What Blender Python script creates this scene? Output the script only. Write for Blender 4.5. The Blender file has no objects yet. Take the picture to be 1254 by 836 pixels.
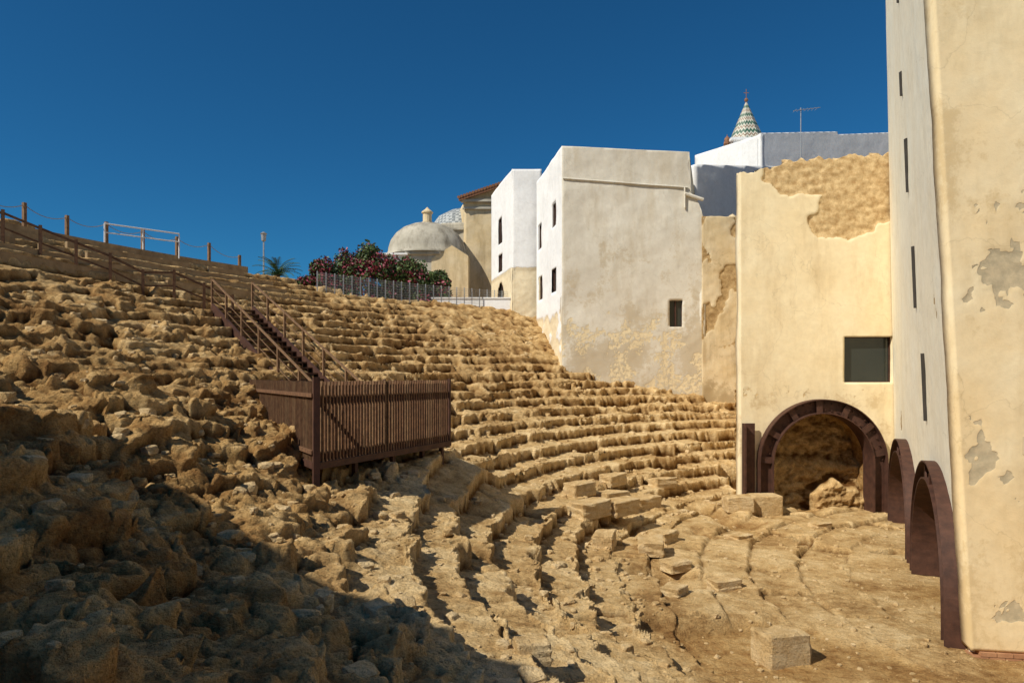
import bpy, math, random
import numpy as np
from mathutils import Vector, Matrix
random.seed(3); rng=np.random.RandomState(7)
S=bpy.context.scene
S.view_settings.view_transform='Standard'; S.view_settings.look='None'; S.view_settings.exposure=0
COL=S.collection
# ------------------------------------------------------------------ noise
_P=rng.permutation(256); _P=np.concatenate([_P,_P,_P]); _A=rng.rand(256)*2*np.pi; _GX=np.cos(_A); _GY=np.sin(_A); _HR=rng.rand(256)
def pn(x,y,seed=0):
    x=np.asarray(x,float)+seed*17.31; y=np.asarray(y,float)-seed*9.73
    xi=np.floor(x).astype(np.int64); yi=np.floor(y).astype(np.int64); fx=x-xi; fy=y-yi
    u=fx*fx*fx*(fx*(fx*6-15)+10); v=fy*fy*fy*(fy*(fy*6-15)+10)
    def g(a,b,dx,dy):
        h=_P[_P[a&255]+(b&255)]
        return _GX[h]*dx+_GY[h]*dy
    n00=g(xi,yi,fx,fy); n10=g(xi+1,yi,fx-1,fy); n01=g(xi,yi+1,fx,fy-1); n11=g(xi+1,yi+1,fx-1,fy-1)
    a=n00+u*(n10-n00); b=n01+u*(n11-n01)
    return (a+v*(b-a))*1.5
def fbm(x,y,o=4,seed=0):
    s=0;a=1;t=0
    for i in range(o):
        s=s+a*pn(x,y,seed+i*3); t+=a; a*=.5; x=x*2.03; y=y*2.03
    return s/t
def hsh(a,b):
    a=np.asarray(a).astype(np.int64); b=np.asarray(b).astype(np.int64)
    return _HR[_P[_P[a&255]+(b&255)]]
def worley(x,y,seed=0):
    xi=np.floor(x).astype(np.int64); yi=np.floor(y).astype(np.int64)
    f1=np.full(np.shape(x),9.); f2=np.full(np.shape(x),9.); idv=np.zeros(np.shape(x))
    for i in (-1,0,1):
        for j in (-1,0,1):
            cx=xi+i; cy=yi+j
            px=cx+hsh(cx+seed,cy); py=cy+hsh(cx+91,cy+37+seed)
            d=np.hypot(px-x,py-y); idn=hsh(cx+13,cy+71)
            m=d<f1
            f2=np.where(m,f1,np.minimum(f2,d)); idv=np.where(m,idn,idv); f1=np.where(m,d,f1)
    return f1,f2,idv
def sm(t): t=np.clip(t,0,1); return t*t*(3-2*t)
# ------------------------------------------------------------------ materials
def mat_new(name):
    m=bpy.data.materials.new(name); m.use_nodes=True; nt=m.node_tree
    return m,nt,nt.nodes['Principled BSDF']
def N(nt,t,**k):
    n=nt.nodes.new(t)
    for a,b in k.items(): setattr(n,a,b)
    return n
def ramp(nt,fac,stops,interp='LINEAR'):
    r=N(nt,'ShaderNodeValToRGB'); r.color_ramp.interpolation=interp
    e=r.color_ramp.elements
    while len(e)<len(stops): e.new(.5)
    for i,(p,c) in enumerate(stops):
        e[i].position=p; e[i].color=(c[0],c[1],c[2],1) if not isinstance(c,(int,float)) else (c,c,c,1)
    nt.links.new(fac,r.inputs[0]); return r.outputs[0]
def noise(nt,vec,scale,detail=6,rough=.6):
    n=N(nt,'ShaderNodeTexNoise'); n.inputs['Scale'].default_value=scale; n.inputs['Detail'].default_value=detail; n.inputs['Roughness'].default_value=rough
    nt.links.new(vec,n.inputs['Vector']); return n.outputs['Fac']
def mixc(nt,fac,a,b,mode='MIX'):
    n=N(nt,'ShaderNodeMix',data_type='RGBA',blend_type=mode)
    for s,v in ((n.inputs[0],fac),(n.inputs[6],a),(n.inputs[7],b)):
        if isinstance(v,(int,float)): s.default_value=v
        elif isinstance(v,tuple): s.default_value=(*v,1)
        else: nt.links.new(v,s)
    return n.outputs[2]
def math_(nt,op,a,b=0,c=None):
    n=N(nt,'ShaderNodeMath',operation=op)
    for i,v in enumerate((a,b,c)):
        if v is None: continue
        if isinstance(v,(int,float)): n.inputs[i].default_value=v
        else: nt.links.new(v,n.inputs[i])
    return n.outputs[0]
def bump(nt,h,strength,dist,prev=None):
    b=N(nt,'ShaderNodeBump'); b.inputs['Strength'].default_value=strength; b.inputs['Distance'].default_value=dist
    nt.links.new(h,b.inputs['Height'])
    if prev is not None: nt.links.new(prev,b.inputs['Normal'])
    return b.outputs[0]
def attr(nt,name):
    a=N(nt,'ShaderNodeAttribute'); a.attribute_name=name; return a.outputs['Fac']
def simple(name,c1,c2,scale=6,rough=.85,bs=.3,bd=.01,metal=0):
    m,nt,p=mat_new(name); tc=N(nt,'ShaderNodeTexCoord').outputs['Object']
    f=noise(nt,tc,scale,5)
    col=ramp(nt,f,[(.3,c1),(.7,c2)]); nt.links.new(col,p.inputs['Base Color'])
    p.inputs['Roughness'].default_value=rough; p.inputs['Metallic'].default_value=metal
    nt.links.new(bump(nt,noise(nt,tc,scale*6,3),bs,bd),p.inputs['Normal']); return m
def rock_mat(name,usecav=True):
    m,nt,p=mat_new(name); tc=N(nt,'ShaderNodeTexCoord').outputs['Object']
    n1=noise(nt,tc,.6,4); n2=noise(nt,tc,3.5,7,.70); n3=noise(nt,tc,30,4,.75)
    f=math_(nt,'ADD',math_(nt,'MULTIPLY',n1,.5),math_(nt,'MULTIPLY',n2,.5))
    if usecav:
        col=ramp(nt,f,[(.35,(.19,.092,.030)),(.44,(.36,.20,.072)),(.53,(.53,.335,.135)),(.66,(.70,.495,.24))])
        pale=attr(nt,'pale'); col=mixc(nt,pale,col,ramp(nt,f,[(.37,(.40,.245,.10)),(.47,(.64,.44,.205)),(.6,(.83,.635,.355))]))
        col=mixc(nt,.7,col,ramp(nt,n3,[(.28,(.38,.34,.30)),(.5,(.97,.97,.97)),(.75,(1.2,1.18,1.13))]),'MULTIPLY')
        cav_shade=attr(nt,'cav_shade'); col=mixc(nt,1.0,col,ramp(nt,cav_shade,[(.2,(.30,.21,.13)),(.5,(.97,.96,.94)),(.8,(1.2,1.2,1.2))]),'MULTIPLY')  # AO-like shade painted into the colour: hollows darker, raised edges lighter
    else:
        col=ramp(nt,f,[(.34,(.48,.30,.125)),(.46,(.70,.49,.24)),(.62,(.85,.66,.39))])
        col=mixc(nt,.6,col,ramp(nt,n3,[(.28,(.45,.41,.36)),(.5,(.97,.97,.97)),(.75,(1.12,1.1,1.06))]),'MULTIPLY')
    nt.links.new(col,p.inputs['Base Color']); p.inputs['Roughness'].default_value=.95
    p.inputs['Specular IOR Level'].default_value=.12
    mp=N(nt,'ShaderNodeMapping'); mp.inputs['Scale'].default_value=(1,1,3.2); nt.links.new(tc,mp.inputs[0])
    v=N(nt,'ShaderNodeTexVoronoi'); v.inputs['Scale'].default_value=22; nt.links.new(tc,v.inputs['Vector'])
    b=bump(nt,noise(nt,mp.outputs[0],4,6,.72),.9,.12); b=bump(nt,noise(nt,tc,13,5,.75),.9,.05,b); b=bump(nt,ramp(nt,v.outputs['Distance'],[(.05,0),(.4,1)]),.45,.025,b); b=bump(nt,n3,.6,.015,b)
    nt.links.new(b,p.inputs['Normal']); return m
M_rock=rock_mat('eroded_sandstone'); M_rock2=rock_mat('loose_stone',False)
def plaster(name,c1,c2,cst,stone=((.30,.19,.08),(.50,.35,.17)),grime=.5):
    m,nt,p=mat_new(name); tc=N(nt,'ShaderNodeTexCoord').outputs['Object']
    mp=N(nt,'ShaderNodeMapping'); mp.inputs['Scale'].default_value=(1,1,.22); nt.links.new(tc,mp.inputs[0])
    n1=noise(nt,tc,.55,6,.62); nv=noise(nt,mp.outputs[0],1.6,6,.65); n2=noise(nt,tc,5,7,.7); n3=noise(nt,tc,40,2)
    col=mixc(nt,ramp(nt,n1,[(.35,0),(.65,1)]),c1,c2)
    col=mixc(nt,ramp(nt,nv,[(.48,0),(.75,grime)]),col,cst)
    col=mixc(nt,.5,col,ramp(nt,n2,[(.3,(.80,.79,.76)),(.6,(1.,1.,1.))]),'MULTIPLY')
    st=attr(nt,'stain'); sf=math_(nt,'ADD',st,math_(nt,'MULTIPLY',math_(nt,'SUBTRACT',n2,.5),1.5))
    col=mixc(nt,ramp(nt,sf,[(.40,0),(.62,.6),(1,.8)]),col,mixc(nt,n2,tuple(x*.75 for x in cst),tuple(x*1.15 for x in cst)))
    so=attr(nt,'stone'); so2=math_(nt,'ADD',so,math_(nt,'MULTIPLY',math_(nt,'SUBTRACT',n2,.5),.7))
    col=mixc(nt,ramp(nt,so2,[(.47,0),(.53,1)]),col,mixc(nt,ramp(nt,n2,[(.38,0),(.62,1)]),stone[0],stone[1]))
    w=N(nt,'ShaderNodeTexVoronoi',feature='DISTANCE_TO_EDGE'); w.inputs['Scale'].default_value=.38
    wm=N(nt,'ShaderNodeVectorMath',operation='ADD'); nn=N(nt,'ShaderNodeTexNoise'); nn.inputs['Scale'].default_value=1.5; nn.inputs['Detail'].default_value=5; nt.links.new(tc,nn.inputs['Vector'])
    nt.links.new(tc,wm.inputs[0]); nt.links.new(nn.outputs['Color'],wm.inputs[1]); nt.links.new(wm.outputs[0],w.inputs['Vector'])
    ck=ramp(nt,w.outputs['Distance'],[(0,.22),(.005,0)]); col=mixc(nt,ck,col,tuple(x*.5 for x in cst))
    nt.links.new(col,p.inputs['Base Color']); p.inputs['Roughness'].default_value=.9; p.inputs['Specular IOR Level'].default_value=.2
    b=bump(nt,n1,.3,.1); b=bump(nt,n2,.2,.02,b); b=bump(nt,n3,.2,.004,b)
    b=bump(nt,ramp(nt,so2,[(.47,1),(.53,0)]),.6,.02,b); nt.links.new(b,p.inputs['Normal']); return m
M_cream=plaster('cream_plaster',(.82,.67,.42),(.87,.75,.51),(.56,.41,.22),stone=((.42,.27,.12),(.70,.52,.28)),grime=.5)
M_yellow=plaster('yellow_plaster',(.84,.65,.37),(.88,.74,.48),(.60,.44,.22),stone=((.44,.37,.24),(.60,.49,.31)),grime=.6)
M_pale=plaster('pale_plaster',(.89,.82,.64),(.90,.86,.71),(.66,.54,.34),grime=.35)
M_white=plaster('white_plaster',(.66,.61,.51),(.76,.72,.62),(.50,.41,.27),stone=((.64,.52,.32),(.76,.64,.42)),grime=.6)
M_old=plaster('weathered_plaster',(.64,.49,.27),(.72,.60,.40),(.34,.25,.13),grime=.8)
M_lime=plaster('limewash',(.82,.82,.81),(.87,.87,.86),(.6,.59,.56),stone=((.70,.58,.38),(.78,.68,.48)),grime=.35)
M_dome=plaster('grey_lime_render',(.38,.35,.28),(.56,.52,.43),(.14,.12,.09),grime=.95)
M_rust=simple('corten_steel',(.045,.018,.011),(.10,.042,.025),5,.7,.3,.01,.2)
M_wood=simple('weathered_timber',(.085,.038,.016),(.21,.105,.048),9,.8,.5,.01)
M_wood2=simple('rail_timber',(.12,.064,.030),(.27,.155,.075),9,.8,.5,.01)
M_dark=simple('slit_shade_dark',(.03,.026,.02),(.06,.05,.04),3)  # near-black colour in place of the shade inside the wall slits
M_metal=simple('galvanised_steel',(.30,.31,.31),(.45,.45,.45),20,.5,.1,.002,.6)
M_rope=simple('rope',(.25,.22,.18),(.4,.36,.3),40)
M_tile=simple('clay_tiles',(.16,.07,.035),(.34,.16,.08),8)
M_brick=simple('brick_edge',(.30,.13,.06),(.48,.26,.13),4)
M_whitep=simple('white_paint',(.72,.72,.72),(.8,.8,.8),5)
m,nt,p=mat_new('window_glass'); p.inputs['Base Color'].default_value=(.03,.035,.03,1); p.inputs['Roughness'].default_value=.08; M_glass=m
M_trunk=simple('bark',(.06,.04,.025),(.14,.10,.06),12)
def leafmat(name,c1,c2):
    m,nt,p=mat_new(name); g=N(nt,'ShaderNodeNewGeometry')
    nt.links.new(ramp(nt,g.outputs['Random Per Island'],[(0,c1),(1,c2)]),p.inputs['Base Color']); p.inputs['Roughness'].default_value=.6; return m
M_leaf=leafmat('leaves_green',(.02,.045,.01),(.10,.15,.035)); M_bloom=leafmat('magenta_blossom',(.14,.016,.03),(.38,.055,.10)); M_palm=leafmat('palm_leaf',(.03,.07,.02),(.09,.16,.05))
# ------------------------------------------------------------------ builders
def empty(name,loc=(0,0,0)):
    e=bpy.data.objects.new(name,None); e.location=loc; COL.objects.link(e); e.empty_display_size=.3; return e
def link(o,parent):
    COL.objects.link(o)
    if parent: o.parent=parent; o.matrix_parent_inverse=Matrix.Translation(-Vector(parent.location))
    return o
class B:
    def __init__(s): s.v=[]; s.f=[]; s.m=[]
    def add(s,vs,fs,mi=0):
        o=len(s.v); s.v+=[tuple(v) for v in vs]; s.f+=[tuple(i+o for i in f) for f in fs]; s.m+=[mi]*len(fs)
    def box(s,c,size,rz=0,mi=0):
        cx,cy,cz=c; a,b,h=[x/2 for x in size]; ca,sa=math.cos(rz),math.sin(rz); vs=[]
        for z in (-h,h):
            for x,y in ((-a,-b),(a,-b),(a,b),(-a,b)): vs.append((cx+x*ca-y*sa,cy+x*sa+y*ca,cz+z))
        s.add(vs,[(3,2,1,0),(4,5,6,7),(0,1,5,4),(1,2,6,5),(2,3,7,6),(3,0,4,7)],mi)
    def beam(s,p,q,w,h=None,mi=0):
        h=h or w; p=Vector(p); q=Vector(q); d=(q-p).normalized(); up=Vector((0,0,1)) if abs(d.z)<.95 else Vector((1,0,0))
        a=d.cross(up).normalized(); b=a.cross(d).normalized(); vs=[]
        for e in (p,q):
            for i,j in ((-1,-1),(1,-1),(1,1),(-1,1)): vs.append(e+a*i*w/2+b*j*h/2)
        s.add(vs,[(0,1,2,3),(7,6,5,4),(4,5,1,0),(5,6,2,1),(6,7,3,2),(7,4,0,3)],mi)
    def tube(s,p,q,r,r2=None,n=8,mi=0):
        r2=r if r2 is None else r2; p=Vector(p); q=Vector(q); d=(q-p).normalized(); up=Vector((0,0,1)) if abs(d.z)<.95 else Vector((1,0,0))
        a=d.cross(up).normalized(); b=a.cross(d).normalized(); vs=[]
        for e,rr in ((p,r),(q,r2)):
            for i in range(n): t=2*math.pi*i/n; vs.append(e+a*rr*math.cos(t)+b*rr*math.sin(t))
        fs=[(i,(i+1)%n,n+(i+1)%n,n+i) for i in range(n)]+[tuple(range(n))[::-1],tuple(range(n,2*n))]
        s.add(vs,fs,mi)
    def prism(s,pts,z0,z1,mi=0):
        n=len(pts); vs=[(x,y,z0) for x,y in pts]+[(x,y,z1) for x,y in pts]
        s.add(vs,[tuple(range(n))[::-1],tuple(range(n,2*n))]+[(i,(i+1)%n,n+(i+1)%n,n+i) for i in range(n)],mi)
    def lathe(s,c,prof,n=32,mi=0,a0=0):
        vs=[];k=len(prof)
        for i in range(n):
            t=2*math.pi*i/n+a0
            for r,z in prof: vs.append((c[0]+r*math.cos(t),c[1]+r*math.sin(t),c[2]+z))
        fs=[(i*k+j,((i+1)%n)*k+j,((i+1)%n)*k+j+1,i*k+j+1) for i in range(n) for j in range(k-1)]
        s.add(vs,fs,mi)
    def make(s,name,mats,parent=None,smooth=False,bev=0):
        me=bpy.data.meshes.new(name); me.from_pydata(s.v,[],s.f)
        for m in (mats if isinstance(mats,(list,tuple)) else [mats]): me.materials.append(m)
        me.polygons.foreach_set('material_index',s.m)
        if smooth: me.polygons.foreach_set('use_smooth',[True]*len(s.f))
        me.update(); o=bpy.data.objects.new(name,me); link(o,parent)
        if bev:
            b=o.modifiers.new('bevel','BEVEL'); b.width=bev; b.segments=2; b.limit_method='ANGLE'
        return o
def grid_mesh(name,V,quads,attrs,mat,parent=None,smooth=True):
    me=bpy.data.meshes.new(name); n=len(V); q=np.asarray(quads,dtype=np.int32)
    me.vertices.add(n); me.vertices.foreach_set('co',V.astype(np.float32).ravel())
    me.loops.add(q.size); me.loops.foreach_set('vertex_index',q.ravel())
    me.polygons.add(len(q)); me.polygons.foreach_set('loop_start',np.arange(0,q.size,4,dtype=np.int32))
    try: me.polygons.foreach_set('loop_total',np.full(len(q),4,dtype=np.int32))
    except Exception: pass
    me.polygons.foreach_set('use_smooth',np.full(len(q),smooth))
    me.update(calc_edges=True); me.validate()
    for k,a in attrs.items():
        at=me.attributes.new(k,'FLOAT','POINT'); at.data.foreach_set('value',np.asarray(a,dtype=np.float32).ravel())
    me.materials.append(mat); o=bpy.data.objects.new(name,me); link(o,parent); return o
def sdpoly(u,z,poly):
    d=np.full(u.shape,1e9); ins=np.zeros(u.shape,bool); n=len(poly)
    for i in range(n):
        a=poly[i]; b=poly[(i+1)%n]; ex,ez=b[0]-a[0],b[1]-a[1]; wx,wz=u-a[0],z-a[1]
        t=np.clip((wx*ex+wz*ez)/(ex*ex+ez*ez),0,1); d=np.minimum(d,np.hypot(wx-ex*t,wz-ez*t))
        c=((a[1]>z)!=(b[1]>z))&(u<(b[0]-a[0])*(z-a[1])/((b[1]-a[1]) if b[1]!=a[1] else 1e-9)+a[0]); ins^=c
    return np.where(ins,-d,d)
def wall(name,p0,p1,z0,ztop,mat,holes=(),archs=(),mask=None,lean=None,res=.1,thick=.3,parent=None,disp=.02,seed=0,sdepth=.05):
    p0=np.array(p0,float); p1=np.array(p1,float); L=np.hypot(*(p1-p0)); d=(p1-p0)/L; nrm=np.array([d[1],-d[0]])
    zt=ztop if callable(ztop) else (lambda u:np.full(np.shape(u),float(ztop)))
    us=np.linspace(0,L,max(2,int(L/res)+1)); zmax=float(np.max(zt(us))); zs=np.linspace(z0,zmax,max(2,int((zmax-z0)/res)+1))
    def ins(arr,val):
        i=np.argmin(abs(arr-val)); 
        if 0<i<len(arr)-1: arr[i]=val
    for a,b,c,e in holes: ins(us,a);ins(us,b);ins(zs,c);ins(zs,e)
    U,Z=np.meshgrid(us,zs,indexing='ij'); top=zt(U); Zc=np.minimum(Z,top)
    if mask: st,sn=mask(U,Zc)
    else: st=np.zeros(U.shape); sn=np.zeros(U.shape)
    D=disp*fbm(U*.5+seed,Zc*.5,3,seed)*2+disp*.3*fbm(U*3+seed,Zc*3,2,seed)
    D=D-np.where(st>.55,sdepth+sdepth*fbm(U*2.5,Zc*5,4,seed+5),0)
    edge=np.minimum(U,L-U); D=D*np.clip(edge/.15,0,1)
    X=p0[0]+d[0]*U+nrm[0]*D; Y=p0[1]+d[1]*U+nrm[1]*D
    if lean: lx,ly=lean(U/L,Zc); X=X+lx; Y=Y+ly
    V=np.stack([X,Y,Zc],-1).reshape(-1,3); nu,nz=U.shape; I=np.arange(nu*nz).reshape(nu,nz)
    q=np.stack([I[:-1,:-1],I[1:,:-1],I[1:,1:],I[:-1,1:]],-1).reshape(-1,4)
    uc=((U[:-1,:-1]+U[1:,1:])/2).ravel(); zc=((Z[:-1,:-1]+Z[1:,1:])/2).ravel()
    keep=~((Z[:-1,:-1]>=top[:-1,:-1]-1e-6)&(Z[1:,:-1]>=top[1:,:-1]-1e-6)).ravel()
    for a,b,c,e in holes: keep&=~((uc>a)&(uc<b)&(zc>c)&(zc<e))
    for a,c,rx,rz in archs: keep&=~((abs(uc-a)<rx)&((zc<c)|(((uc-a)/rx)**2+((zc-c)/rz)**2<1)))
    q=q[keep]
    o=grid_mesh(name,V,q,{'stone':st,'stain':sn},mat,parent)
    if thick:
        s=o.modifiers.new('solid','SOLIDIFY'); s.thickness=thick; s.offset=-1
    return o
def window(b,p0,p1,u0,u1,z0,z1,depth=.18,fr=.05,mull=True):
    p0=Vector((*p0,0)); p1=Vector((*p1,0)); d=(p1-p0).normalized(); n=Vector((d.y,-d.x,0)); o=-n*depth
    P=lambda u,z:p0+d*u+o+Vector((0,0,z))
    L_=[(P(u0,z0),P(u1,z0)),(P(u0,z1),P(u1,z1)),(P(u0,z0),P(u0,z1)),(P(u1,z0),P(u1,z1))]
    if mull: L_.append((P((u0+u1)/2,z0),P((u0+u1)/2,z1)))
    for a,c in L_: b.beam(a,c,fr,fr,0)
    g=-n*(depth+.03); Q=lambda u,z:p0+d*u+g+Vector((0,0,z))
    b.add([Q(u0,z0),Q(u1,z0),Q(u1,z1),Q(u0,z1)],[(0,1,2,3)],1)
# ------------------------------------------------------------------ terrain
CX,CY,R0=16.4,13.5,13.6
def terr(x,y,full=False):
    x=np.asarray(x,float); y=np.asarray(y,float)
    dx=x-CX; dy=y-CY; r=np.hypot(dx,dy); th=np.degrees(np.arctan2(dy,dx))%360
    rim=np.interp(th,[80,126,138,147,163,200,240],[32.6,33,33.5,35.3,36,36,36])
    side=sm((th-62)/22)*(1-sm((th-270)/30))
    rc=np.minimum(r,rim); b=.45*np.clip(rc-R0,0,None)
    f03=fbm(x*.3,y*.3,3,1); f11=fbm(x*1.1,y*1.1,3,2); f3=fbm(x*3,y*3,3,3); fL=fbm(x*.16,y*.16,2,5)
    left=sm((th-160+14*f03)/20); 
    m=left*sm((r-18.4+1.5*f03)/2.0)
    upper=sm((r-30.3)/.7)*sm((th-140)/6)
    m=m*(1-upper)
    low=1-sm((r-18.)/2.5)
    rub=sm((r-24.5)/2)*(1-sm((th-128)/8))
    wear=sm(.36+1.9*f03+1.3*fbm(x*.8,y*.8,2,17))*(1-.65*low)
    E=np.clip(.27+.10*sm((r-20)/4)+.5*fL+.75*m+.4*rub+.36*wear-.08*low,.09,1)*(1-.75*upper)
    inn=sm((rim+.6-r)/.6)
    wp=(E*(.75*f03+.60*f11)+.11*f11+(.06+.16*E)*f3)*inn
    D=.8; s=(rc-R0+wp)/D
    k=np.floor(s); arc=np.radians(th)*(R0+k*D)/1.35+hsh(k,k+3)*5+.12*f11; bi=np.floor(arc); hb=hsh(k,bi); fa=arc-bi
    s=s+(hb-.5)*(.26-.10*low+.18*E)*inn*(1-.8*upper); k=np.floor(s); f=s-k
    w=np.clip(.09+.18*E+.30*f11*E,.05,.55)
    hz=hsh(k+7,bi+5)
    miss=(hz>.80+.09*low)*(1-upper)*inn*(1-m)
    zs=.36*(k+sm((f-(1-w))/w))+.14+.05*f-(.18+.10*f3)*miss+(hz-.5)*.07*(1-m)
    gap=np.minimum(fa,1-fa)*1.35
    zs=zs-((.09-.04*low)*np.exp(-(gap/.028)**2))*(1-.8*m)*inn
    shs=(.08+.10*E+.06*f3)*np.where(f>1-w,sm((f-(1-w))/w),np.exp(-f/.22))
    wm=np.clip(.75*rub+.50*wear*sm((f11+.25)/.3),0,.85)*(1-m)*(1-upper)
    zs=zs*(1-wm)+(b+.14+.30*f11+.10*f3)*wm
    neg=s<0
    zs=np.where(neg,-1,zs)
    h=b+.50*f03+.50*fbm(x*.55,y*.55,2,11)+.26*fbm(x*1.6,y*1.6,2,12)+.05*f3
    g1,g2,gid=worley(x*.8+.35*f11,y*.8+.35*f3,3)
    h=h+(gid-.5)*.30*sm((g2-g1)/.10)
    T=.40; o_=.8*fbm(x*.4,y*.4,2,13); q=h/T+o_; kq=np.floor(q); fq=q-kq
    wq=np.clip(.20+.5*fbm(x*.9,y*.9,2,14),.08,.6)
    st1=sm((fq-(1-wq))/wq)
    zr=T*(kq+.20*fq*(1-st1)+st1)-T*o_
    T2=.12; q2=(h+.10*f11+.03*f3)/T2; k2=np.floor(q2); z2=T2*(k2+sm((q2-k2-.64)/.3))
    zr=.6*zr+.4*z2
    zr=zr-.12*np.exp(-((g2-g1)/.05)**2)
    shr=(.12+.08*f3)*np.where(fq>1-wq,st1,np.exp(-fq/.25))+.06*sm((q2-k2-.62)/.34)
    z=zs*(1-.9*m)+zr*.9*m
    e1,e2,eid=worley(x*2.3+.35*f3,y*2.3+.3*f11,9)
    z=z+E*inn*((eid-.5)*.08*sm((e2-e1)/.12)-.04*np.exp(-((e2-e1)/.07)**2))
    det=fbm(x*9,y*9,3,21)
    z=z+inn*E*(.04*abs(pn(x*2.3,y*2.3,24))+.05*abs(pn(x*5.2,y*5.2,25))+.055*abs(pn(x*11,y*11,26))-.04)+inn*.024*det
    sh=(shs*(1-m)*(1-wm)*(~neg)+shr*m)*inn
    # orchestra
    zo=.05*f03+.025*f11+.014*det
    ra=(r-8.9+.14*f11+.15*f03)/1.15
    rr=np.floor(ra); ar=np.radians(th)*(9.8+rr*1.1)/1.5+hsh(rr,rr+9)*4+.12*f3; hb2=hsh(rr+40,np.floor(ar)); fr=np.minimum(ra-rr,1-(ra-rr)); fg=np.minimum(ar-np.floor(ar),1-(ar-np.floor(ar)))
    ring=(rr>=0)&(r<R0+1)
    lim=sm((192-th+22*f03)/8)*sm(.95+1.5*fbm(x*.5,y*.5,2,33))
    pl=(.03+.10*rr+.07*(hb2-.5)-.08*(hb2<.18))
    zo=zo+np.where(ring,pl*lim-.06*lim*np.exp(-(np.minimum(fr*1.1,fg*1.5)/.032)**2),0)
    zo=zo-.28*sm((.75-abs(x-10.3-.5*f3))/.1)*sm((.28-abs(y-18.5-.4*f11))/.08)-.18*sm((.3-abs(x-8.3-.3*f3))/.1)*sm((.5-abs(y-19.6))/.1)
    z=np.maximum(z*side,zo); 
    ax,ay,bx,by=-3.7,12.6,-1.4,17.0; t=np.clip(((x-ax)*(bx-ax)+(y-ay)*(by-ay))/((bx-ax)**2+(by-ay)**2),0,1)
    ds=np.hypot(x-ax-t*(bx-ax),y-ay-t*(by-ay)); wgt=np.exp(-(ds/1.1)**2); z=z+wgt*(.05+.6*t)
    z=np.where((x>8.2)&(x<13.4)&(y>23.7)&(y<27.5),np.minimum(z,.15+.2*f11),z)
    dc=np.hypot(x,y); z=np.where(dc<2.2,np.minimum(z,3.4+.3*dc/2.2),z)
    if not full: return z
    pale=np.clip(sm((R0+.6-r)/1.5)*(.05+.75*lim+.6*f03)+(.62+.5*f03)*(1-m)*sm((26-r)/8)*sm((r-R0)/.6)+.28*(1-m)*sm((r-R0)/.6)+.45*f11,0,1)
    return z,pale,sh*sm((dc-1.5)/2),m
def arcs(segs):
    out=[]
    for a,b,s in segs: out.append(np.arange(a,b,s))
    return np.concatenate(out)
ths=arcs([(0,60,6),(60,90,2),(90,104,.4),(104,180,.13),(180,203,.08),(203,231,.050),(231,250,.4),(250,360,5)]); ths=np.append(ths,360.)
rs=np.concatenate([[.05,1,2],np.arange(3,12.5,.04),np.arange(12.5,17,.028),np.arange(17,23.5,.023),np.arange(23.5,31,.033),np.arange(31,37,.06),np.arange(37,48,.8),[50,60,80,110,160,250,400,700,1200]])
TH,RR=np.meshgrid(np.radians(ths),rs,indexing='ij'); X=CX+RR*np.cos(TH); Y=CY+RR*np.sin(TH)
Z,pale,SH,MM=terr(X,Y,True)
def blur(a,n):
    c=np.cumsum(np.pad(a,((n+1,n),(0,0)),mode='edge'),0); a=(c[2*n+1:]-c[:-2*n-1])/(2*n+1)
    c=np.cumsum(np.pad(a,((0,0),(n+1,n)),mode='edge'),1); return (c[:,2*n+1:]-c[:,:-2*n-1])/(2*n+1)
dense=(rs>3)&(rs<36.5); Zb=blur(Z,1); Z[:,dense]=.65*Z[:,dense]+.35*Zb[:,dense]
cav_shade=np.clip(.5+(Z-blur(blur(Z,6),6))*2.0,0,1)*.6+np.clip(.5+(Z-blur(blur(Z,2),2))*6,0,1)*.4  # height against its blur, drives the crevice shade in the rock colour
cav_shade[:,rs>37]=.5
SH=blur(SH,1)+.04*pn(Z*9,TH*RR*.5,44)*np.clip(SH*10,0,1)
X=X-SH*np.cos(TH); Y=Y-SH*np.sin(TH)
nth,nr=X.shape; I=np.arange(nth*nr).reshape(nth,nr)
q=np.stack([I[:-1,:-1],I[:-1,1:],I[1:,1:],I[1:,:-1]],-1).reshape(-1,4)
terrain=grid_mesh('terrain',np.stack([X,Y,Z],-1).reshape(-1,3),q,{'cav_shade':cav_shade,'pale':pale},M_rock)
tz=lambda x,y:float(terr(np.array([x]),np.array([y]))[0])
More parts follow.
